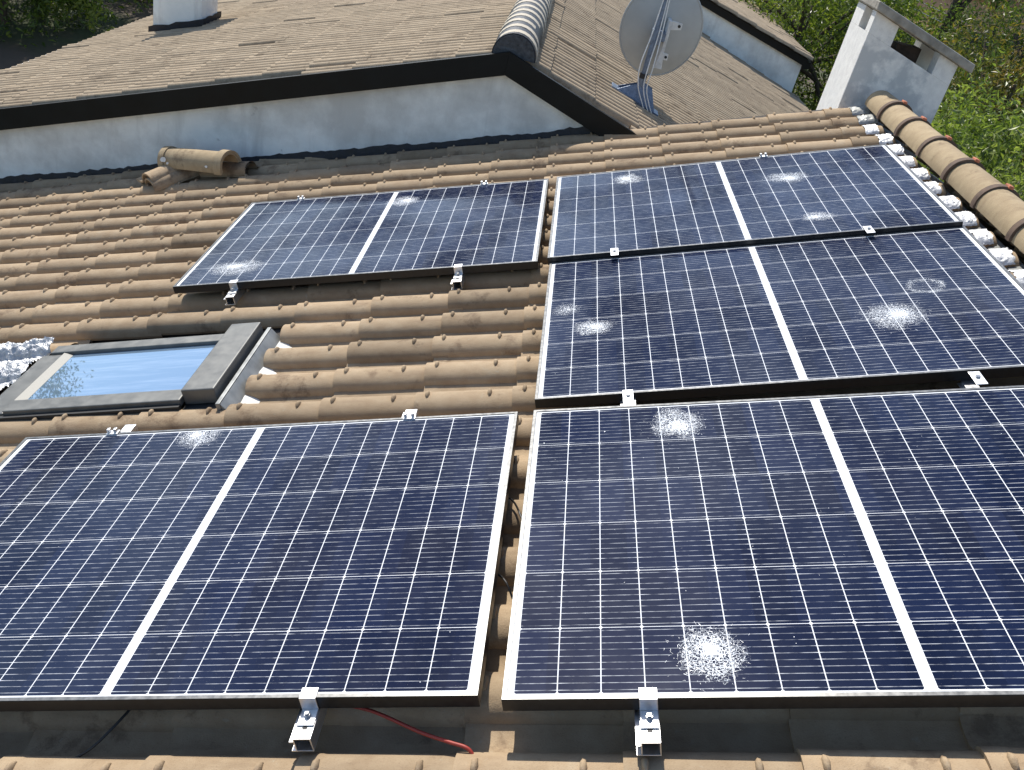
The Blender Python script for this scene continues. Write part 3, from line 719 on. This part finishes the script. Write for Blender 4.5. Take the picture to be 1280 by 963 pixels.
def make_edge_clamp():
    root = empty('edge_clamp', Matrix.Identity(4), '', 'clamp', 'small end clamps along the far panel edges')
    mb = MB(); mb.box(-.02, -.012, .0005, .02, .014, .0035); mb.box(-.02, .0105, -.034, .02, .014, .0005); mb.box(-.02, .014, -.036, .02, .05, -.033)
    mb.box(-.018, -.004, .0036, -.008, .010, .016); mb.box(.006, -.004, .0036, .016, .010, .016)
    mb.build('clamp_plate', M['alu'], root, bevel=.001); return root
ec0 = make_edge_clamp(); first = True
for pk, uu, lab in (('L1', .325, 'white end clamp on top edge of the lower left panel, below the roof window'), ('L1', 1.365, 'white end clamp on top edge of the lower left panel, towards its right corner'),
                    ('L3', .297, 'end clamp on top edge of the panel under the gable, left of centre'), ('L3', 1.361, 'end clamp on top edge of the panel under the gable, near right corner'),
                    ('R3', 1.10, 'end clamp on the top edge of the far right panel')):
    o = ec0 if first else copy_tree(ec0); first = False
    o.matrix_world = PM[pk] @ Matrix.Translation((uu, PS - .002, 0)); o['label'] = lab

# ------------------------------------------------------------------ cables
mb = MB(); mb.tube(bez([RF(*p) for p in [(-.50, .14, -.062), (-.41, .072, -.060), (-.30, .044, -.070), (-.19, -.004, -.078), (-.12, -.03, -.079), (-.078, -.044, -.084), (-.06, -.06, -.115), (-.05, -.03, -.15)]]), .0042, 8)
tag(mb.build('cable', M['redcable'], smooth=60), 'red cable looping out from under the lower left solar panel', 'cable')
mb = MB(); mb.tube(bez([RF(*p) for p in [(-.86, .13, -.062), (-.885, .062, -.066), (-.912, .012, -.075), (-.955, -.030, -.094), (-1.03, -.052, -.12), (-1.11, -.058, -.132), (-1.2, -.06, -.134), (-1.4, -.05, -.132), (-1.6, -.058, -.134)]]), .0033, 8)
mb.tube(bez([RF(*p) for p in [(-1.0, -.062, -.132), (-1.06, -.046, -.128), (-1.12, -.064, -.13), (-1.2, -.05, -.132), (-1.5, -.065, -.134)]]), .003, 6)
tag(mb.build('cable', M['blackcable'], smooth=60), 'thin black cable drooping onto the tiles below the lower left solar panel', 'cable')
mb = MB(); mb.tube(bez([RF(*p) for p in [(-.12, .80, -.055), (-.05, .77, -.062), (-.012, .69, -.075), (.01, .66, -.06)]]), .003, 6)
mb.tube(bez([RF(*p) for p in [(-.12, .50, -.055), (-.06, .46, -.06), (-.035, .43, -.065), (-.02, .40, -.09)]]), .003, 6)
tag(mb.build('cable', M['blackcable'], smooth=60), 'black cable crossing the tiles in the gap between the two lower solar panels', 'cable')

# ------------------------------------------------------------------ loose tiles lying by the gable wall
mb = MB(); mb.t = .65
A_ = RF(-2.755, 4.62, .028); B_ = RF(-2.245, 4.44, -.012)
dx_ = (B_ - A_); L_ = dx_.length; Yb = dx_.normalized(); Zb = (MR3 @ Vector((.0, -.12, 1))); Xb = Yb.cross(Zb).normalized(); Zb = Xb.cross(Yb)
FB = Matrix(((Xb.x, Yb.x, Zb.x, A_.x), (Xb.y, Yb.y, Zb.y, A_.y), (Xb.z, Yb.z, Zb.z, A_.z), (0, 0, 0, 1)))
sp = empty('ridge_tile', FB, 'loose barrel ridge tile with a collar lying on the roof against the white gable wall', 'roof tile', 'loose tiles left on the roof')
barrel(mb, Matrix.Identity(4), L_, .092, .098, 16, .014); mb.build('barrel', M['ridge'], sp, smooth=40)
mb = MB(); mb.t = .7; barrel(mb, Matrix.Translation((0, L_ - .055, 0)), .06, .112, .112, 16, .014); mb.build('collar', M['ridge'], sp, smooth=40)
mb = MB(); mb.t = .7; barrel(mb, Matrix.Translation((0, -.004, 0)), .045, .100, .100, 16, .010); mb.build('collar', M['ridge'], sp, smooth=40)
mb = MB()
for (aa_, yy, s_) in ((1.05, .05, .026), (1.25, .085, .012), (1.2, L_ - .12, .012)):
    p = Vector((-.097 * math.sin(aa_) * -1, yy, .097 * math.cos(aa_)))
    mb.add([p + Vector((s_ * .4 * math.cos(q), s_ * math.sin(q) * 1.0, s_ * -.6 * math.cos(q))) * (.7 + .5 * random.random()) + Vector((.003, 0, .002)) for q in [6.283 * i / 9 for i in range(9)]], [tuple(range(9))])
mb.build('mortar_splash', M['mortar'], sp)
def loose(name, u, v, w, yaw, pitch, label, tone):
    m = MR @ Matrix.Translation((u, v, w)) @ Matrix.Rotation(yaw, 4, 'Z') @ Matrix.Rotation(pitch, 4, 'Y')
    o = MB(); o.t = tone
    sc = 1.15; prof = [(a_ * sc, b_ * sc) for a_, b_ in PROF_HI]
    one_tile(o, Matrix.Identity(4), .36, prof, False, 0, .0); 
    o.add([(p.x, p.y, p.z - .014) for p in o.v[:2 * len(prof)]], [(len(prof) + j, len(prof) + j + 1, j + 1, j) for j in range(len(prof) - 1)])
    ob = o.build(name, M['tile'], smooth=42); ob.matrix_world = m
    return tag(ob, label, 'roof tile', 'loose tiles left on the roof')
loose('roof_tile', -2.83, 4.40, -.045, R(52), R(-4), 'loose roof tile under the barrel ridge tile, upper one of the pair', .8)
loose('roof_tile', -2.82, 4.385, -.078, R(46), R(-3), 'loose roof tile under the barrel ridge tile, lower one of the pair', .6)
loose('roof_tile', -2.50, 4.60, -.06, R(-12), R(2), 'loose roof tile in shade behind the barrel ridge tile, poking out at its right end', .3)

# ------------------------------------------------------------------ satellite dish on the neighbour's roof
dbase = Vector((.51, 5.62, .04))
dsh = empty('satellite_dish', dbase, 'grey satellite dish seen from behind on a mast on the neighbouring roof', 'satellite dish')
mast_top = Vector((.52, 5.66, 1.25))
DC = Vector((.575, 5.93, .515)); ax_d = Vector((-.10, .95, .12)).normalized()
Xd = ax_d.cross(Vector((0, 0, 1))).normalized(); Zd = Xd.cross(ax_d)
def dpt(r, q, off=0):
    rx_, rz_ = .305 * r, .345 * r
    return DC + Xd * (rx_ * math.cos(q)) + Zd * (rz_ * math.sin(q)) + ax_d * (.075 * r * r - .075 + off)
mb = MB(); NS = 48
for o_ in (0, .006):
    mb.grid([[dpt(max(.001, i / 10), 2 * math.pi * j / NS, o_) for j in range(NS + 1)] for i in range(11)])
mb.tube([dpt(1.0, 2 * math.pi * j / NS, .002) for j in range(NS + 1)], .008, 8, False)
mb.xf(inv(dsh)).build('reflector', M['dish'], dsh, smooth=50)
mb = MB(); mb.tube([dbase + Vector((0, 0, .10)), mast_top], .021, 12); mb.tube([dbase + Vector((0, 0, .08)), dbase + Vector((0, 0, .17))], .027, 12)
mb.xf(inv(dsh)).build('mast', M['dishmount'], dsh, smooth=40)
mb = MB(); mb.tube([dbase + Vector((0, 0, .165)), dbase + Vector((0, 0, .20))], .029, 12); mb.xf(inv(dsh)).build('sleeve', M['skydark'], dsh, smooth=40)
# saddle foot following the slope
mb = MB(); aR = math.atan(SLR)
FM = Matrix.Translation(dbase + Vector((0, 0, -.005))) @ Matrix.Rotation(aR, 4, 'Y')
for sgn in (-1, 1):
    mb.prism([FM @ Vector((-.19, sgn * .055, .0)), FM @ Vector((.16, sgn * .055, .0)), FM @ Vector((.05, sgn * .012, .135)), FM @ Vector((-.045, sgn * .012, .135))], FM.to_3x3() @ Vector((0, sgn * .004, 0)))
mb.box(-.22, -.07, -.02, .19, .07, .012, FM); mb.box(-.05, -.012, .0, .05, .012, .14, FM)
mb.xf(inv(dsh)).build('foot_saddle', M['dishmount'], dsh, bevel=.004)
mb = MB()
Bm = Matrix.Translation(DC + ax_d * -.11)
mc = Vector((.52, 5.66, .50))
mb.box(-.035, -.045, -.05, .035, .045, .05, Matrix.Translation(mc)); mb.box(-.02, .02, -.03, .075, .22, .03, Matrix.Translation(mc))
mb.xf(inv(dsh)).build('mast_clamp', M['dishmount'], dsh, bevel=.004)
mb = MB(); bp = mc + Vector((.085, .05, .0))
mb.box(-.012, -.008, -.20, .012, .16, .12, Matrix.Translation(bp))
mb.prism([bp + Vector((.012, -.01, .06)), bp + Vector((.085, -.01, .075)), bp + Vector((.085, -.01, .12)), bp + Vector((.012, -.01, .125))], (0, .012, 0))
mb.prism([bp + Vector((.012, -.01, -.15)), bp + Vector((.05, -.01, -.15)), bp + Vector((.05, -.01, -.105)), bp + Vector((.012, -.01, -.10))], (0, .012, 0))
mb.prism([bp + Vector((-.03, -.012, -.22)), bp + Vector((.03, -.012, -.22)), bp + Vector((.012, -.012, -.10)), bp + Vector((-.012, -.012, -.10))], (0, .01, 0))
mb.xf(inv(dsh)).build('bracket', M['dishwhite'], dsh, bevel=.003)
mb = MB(); mb.tube([bp + Vector((.065, -.014, .098)), bp + Vector((.065, -.003, .098))], .011, 10); mb.tube([bp + Vector((.034, -.014, -.128)), bp + Vector((.034, -.003, -.128))], .010, 10)
mb.xf(inv(dsh)).build('bolt', M['skydark'], dsh)
for (x1, x2, x3) in ((-.035, -.05, .03), (.012, .01, .06), (.035, .045, .085)):
    mb = MB(); mb.tube(bez([mast_top + Vector((x1 * .4, -.027, 0)), mast_top + Vector((x1 * .5, -.03, -.4)), mc + Vector((x1, -.055, .02)), dbase + Vector((x2, -.06, .26)), dbase + Vector((x2 * .7 + .01, -.075, .12)), dbase + Vector((x3, -.085, .02)), dbase + Vector((x3 + .04, -.09, -.045))]), .0042, 6)
    mb.xf(inv(dsh)).build('cable', M['whitecable'], dsh, smooth=60)

# ------------------------------------------------------------------ dark canopy roof below, beyond the ridge
cn = MB()
c0 = Vector((4.55, 6.0, -.27))
cn.prism([(3.55, 4.2, -.28), (3.75, 4.2, -.36), (3.75, 6.35, -.36), (3.55, 6.35, -.28)], (0, 0, .04))
cn.tube([(3.6, 4.4, -.3), (3.6, 4.4, GZ)], .03, 8); cn.tube([(3.6, 6.2, -.3), (3.6, 6.2, GZ)], .03, 8)
tag(cn.build('canopy', M['darkmetal'], bevel=.004), 'dark grey sheet canopy edge just beyond the tiled ridge at right', 'canopy')

# ------------------------------------------------------------------ trees and bushes
def leaf(mb, p, s, rnd, up=.35):
    nrm = Vector((rnd.gauss(0, 1), rnd.gauss(0, 1), rnd.gauss(0, 1) + up)).normalized()
    a = nrm.orthogonal().normalized(); a.rotate(Matrix.Rotation(rnd.random() * 6.28, 3, nrm)); b = nrm.cross(a)
    l, w = s * rnd.uniform(.7, 1.3), s * rnd.uniform(.32, .5)
    f_ = nrm * (w * .35)
    o = len(mb.v)
    mb.v += [p - a * l * .5, p + b * w * .5 + f_, p + a * l * .5, p - b * w * .5 + f_]
    mb.f += [(o, o + 1, o + 2), (o, o + 2, o + 3)]; mb.tone += [mb.t] * 4
def tree(name, label, cat, base, H, cr, trunk_r, n, ls, mat, seed, group=None, nclump=60, low=.15, sq=1.0, full=False):
    rnd = random.Random(seed); base = Vector(base)
    root = empty(name, base, label, cat, group)
    cz0, cz1 = H * low, H; cc = Vector((0, 0, (cz0 + cz1) / 2)); hz = (cz1 - cz0) / 2
    cl = []
    for i in range(nclump):
        d_ = Vector((rnd.gauss(0, 1), rnd.gauss(0, 1), rnd.gauss(0, 1))).normalized(); rr = rnd.uniform(.35, 1.0) ** .6
        rr *= 1 + .22 * mnoise.noise(d_ * 1.7 + Vector((seed, 0, 0)))
        if full:
            zz = rnd.uniform(.03, .95); q_ = rnd.random() * 6.283; r2 = cr * math.sqrt(rnd.uniform(.1, 1)) * (1.1 - .55 * zz ** 2)
            cl.append((Vector((r2 * math.cos(q_), r2 * math.sin(q_), zz * H)), rnd.uniform(.16, .34) * cr, rnd.uniform(.05, .8))); continue
        cl.append((cc + Vector((d_.x * cr * rr, d_.y * cr * rr * sq, d_.z * hz * rr)), rnd.uniform(.16, .34) * cr, rnd.uniform(.15, .85)))
    tb = MB(); lean = Vector((rnd.uniform(-.1, .1), rnd.uniform(-.1, .1), 0)) * H
    tp = [Vector((0, 0, -.1)), Vector((lean.x * .2, lean.y * .2, H * .25)), Vector((lean.x * .6, lean.y * .6, H * .5)), Vector((lean.x, lean.y, H * .82))]
    tb.tube(bez(tp, 5), [trunk_r * (1 - .8 * i / 15) for i in range(16)], 9)
    for c_, r_, t_ in rnd.sample(cl, min(16, len(cl))):
        k = rnd.uniform(.3, .75); s0 = tp[1].lerp(tp[3], k)
        if c_.z < s0.z - .3 * H: s0 = tp[0].lerp(tp[1], .9)
        md = (s0 + c_) / 2 + Vector((rnd.gauss(0, .06), rnd.gauss(0, .06), .05)) * cr
        tb.tube(bez([s0, md, c_], 4), [trunk_r * .38 * (1 - .85 * i / 8) for i in range(9)], 6)
    tb.build('trunk', M['bark'], root, smooth=60)
    mb = MB()
    for i in range(n):
        c_, r_, t_ = cl[rnd.randrange(len(cl))]
        d_ = Vector((rnd.gauss(0, 1), rnd.gauss(0, 1), rnd.gauss(0, 1))); d_ = d_.normalized() * (rnd.random() ** .45) * r_
        mb.t = min(1, max(0, t_ + rnd.gauss(0, .2)))
        leaf(mb, c_ + d_, ls, rnd)
    mb.build('crown', mat, root)
    return root
G = GZ
tree('shrub', 'bright glossy green bush behind the ridge tiles at the right edge', 'bush', (4.75, 8.6, G), 4.75, 1.75, .10, 16000, .085, M['leafbright'], 3, nclump=110, low=.35)
tree('tree', 'olive brown leafed tree right of the near chimney', 'tree', (6.9, 13.6, G), 5.3, 1.75, .14, 15000, .10, M['leafolive'], 5, nclump=120, low=.2)
tree('tree', 'dark leafed tree low down between the near chimney and the bright bush', 'tree', (5.1, 11.0, G), 4.35, 1.35, .12, 11000, .085, M['leafdark'], 12, nclump=90, low=.08)
tree('tree', 'mid green tree just left of the near chimney', 'tree', (4.55, 17.6, G), 5.9, 2.3, .17, 20000, .105, M['leafmid'], 8, nclump=150, low=.10)
tree('tree', 'green tree seen past the end of the far white gable', 'tree', (4.2, 22.6, G), 6.6, 2.6, .2, 16000, .13, M['leafmid'], 14, nclump=120, low=.12)
tree('tree', 'light green tree directly behind the near chimney cap', 'tree', (6.5, 19.4, G), 4.7, 1.9, .15, 14000, .105, M['leafmid'], 9, nclump=110, low=.1)
tree('tree', 'bare dark trunk rising above the chimney cap', 'tree', (9.15, 23.0, G), 9.8, 2.6, .24, 9000, .14, M['leafdark'], 21, nclump=70, low=.62)
tree('tree', 'pale yellow green tree left of the bare dark trunk', 'tree', (9.4, 27.3, G), 5.0, 1.9, .15, 10000, .13, M['leafyellow'], 22, nclump=80, low=.1)
tree('tree', 'sunlit green tree at the top right corner, behind the olive brown one', 'tree', (9.9, 20.4, G), 6.4, 1.8, .16, 13000, .11, M['leafbright'], 23, nclump=110, low=.1)
tree('shrub', 'brownish bush right of the bare dark trunk, in front of the orange house', 'bush', (10.6, 26.0, G), 4.1, 1.3, .1, 7000, .11, M['leafolive'], 24, nclump=70, low=.1)
# left wood beyond the eaves
lt = [(-12.2, 18.7, 7.0, 2.1, 'leafmid', 'dark leafy tree at the top left corner, down to the ground'),
      (-12.5, 21.0, 7.4, 1.9, 'leafmid', 'dark leafy tree between the corner tree and the yellow green bush'),
      (-15.6, 19.8, 7.6, 2.6, 'leafdark', 'dark tree behind the corner tree, out past the left edge of the roofs'),
      (-15.0, 29.5, 7.8, 3.2, 'leafdark', 'dark tree standing behind the sunlit yellow green bush'),
      (-23.5, 22.5, 12.3, 3.6, 'leafdark', 'tallest dark tree at far left, behind the others')]
for i, (x_, y_, h_, r_, mt, lab) in enumerate(lt):
    tree('evergreen_tree', lab, 'tree', (x_, y_, G), h_, r_, .2, 17000, .15, M[mt], 40 + i, 'dark trees left of the neighbour house', 150, .03, 1.0, True)
tree('shrub', 'sunlit yellow green bush beyond the left eave beside the low chimney', 'bush', (-11.3, 23.6, G), 3.2, 1.7, .1, 9000, .11, M['leafyellow'], 55, nclump=70, low=.03)

# far wood closing the horizon
rnd = random.Random(77); mb = MB()
for i in range(26000):
    azm = R(rnd.uniform(-62, 52)); dist = rnd.uniform(48, 80)
    top = 4.4 + 2.6 + 2.2 * mnoise.noise(Vector((azm * 9, dist * .05, 0)))
    if azm < R(-20): top += 1.0
    if R(17.6) < azm < R(22.5) and rnd.random() < .55: continue
    h_ = top * rnd.random() ** .6
    mb.t = min(1, max(0, .45 + .6 * mnoise.noise(Vector((azm * 22, h_ * .4, dist * .1))) + rnd.gauss(0, .12)))
    leaf(mb, Vector((math.sin(azm) * dist, math.cos(azm) * dist, G + h_)), .62, rnd)
tag(mb.build('far_woods', M['leafdark']), 'far wood closing the view beyond the gardens', 'woods', None, 'stuff')

# distant houses glimpsed over the chimney
def far_house(loc, rot, sx, sy, h, wall, label):
    m = Matrix.Translation(loc) @ Matrix.Rotation(rot, 4, 'Z')
    r_ = empty('house', m, label, 'house')
    b = MB(); b.box(-sx, -sy, 0, sx, sy, h); b.build('wall', wall, r_)
    b = MB(); b.prism([(-sx - .3, -sy - .3, h + .01), (sx + .3, -sy - .3, h + .01), (sx * .0, -sy - .3, h + 1.3)], (0, 2 * sy + .6, 0)); b.build('roof', M['roofred'], r_)
    for x_ in (-sx * .55, 0, sx * .55):
        b = MB(); b.box(x_ - .45, -sy - .03, h * .45, x_ + .45, -sy + .02, h * .45 + 1.2); b.build('window', M['pane'], r_)
far_house((16.6, 41.0, G), R(14), 1.7, 2.5, 4.3, M['orangewall'], 'orange plastered house glimpsed between trees right of the dark trunk')
far_house((18.9, 55.0, G), R(10), 1.5, 2.0, 4.9, M['greyblue'], 'pale blue grey house glimpsed just above the chimney cap')
# overhead wires
mb = MB()
for dz in (0, .22):
    P = [Vector((6.5 + 12 * i / 20, 26 - 4 * i / 20, .35 + dz - .5 * math.sin(math.pi * i / 20) - .9 * i / 20)) for i in range(21)]
    mb.tube(P, .008, 5)
tag(mb.build('overhead_wire', M['whitecable']), 'pair of thin wires strung across the trees above the chimney cap', 'wire')
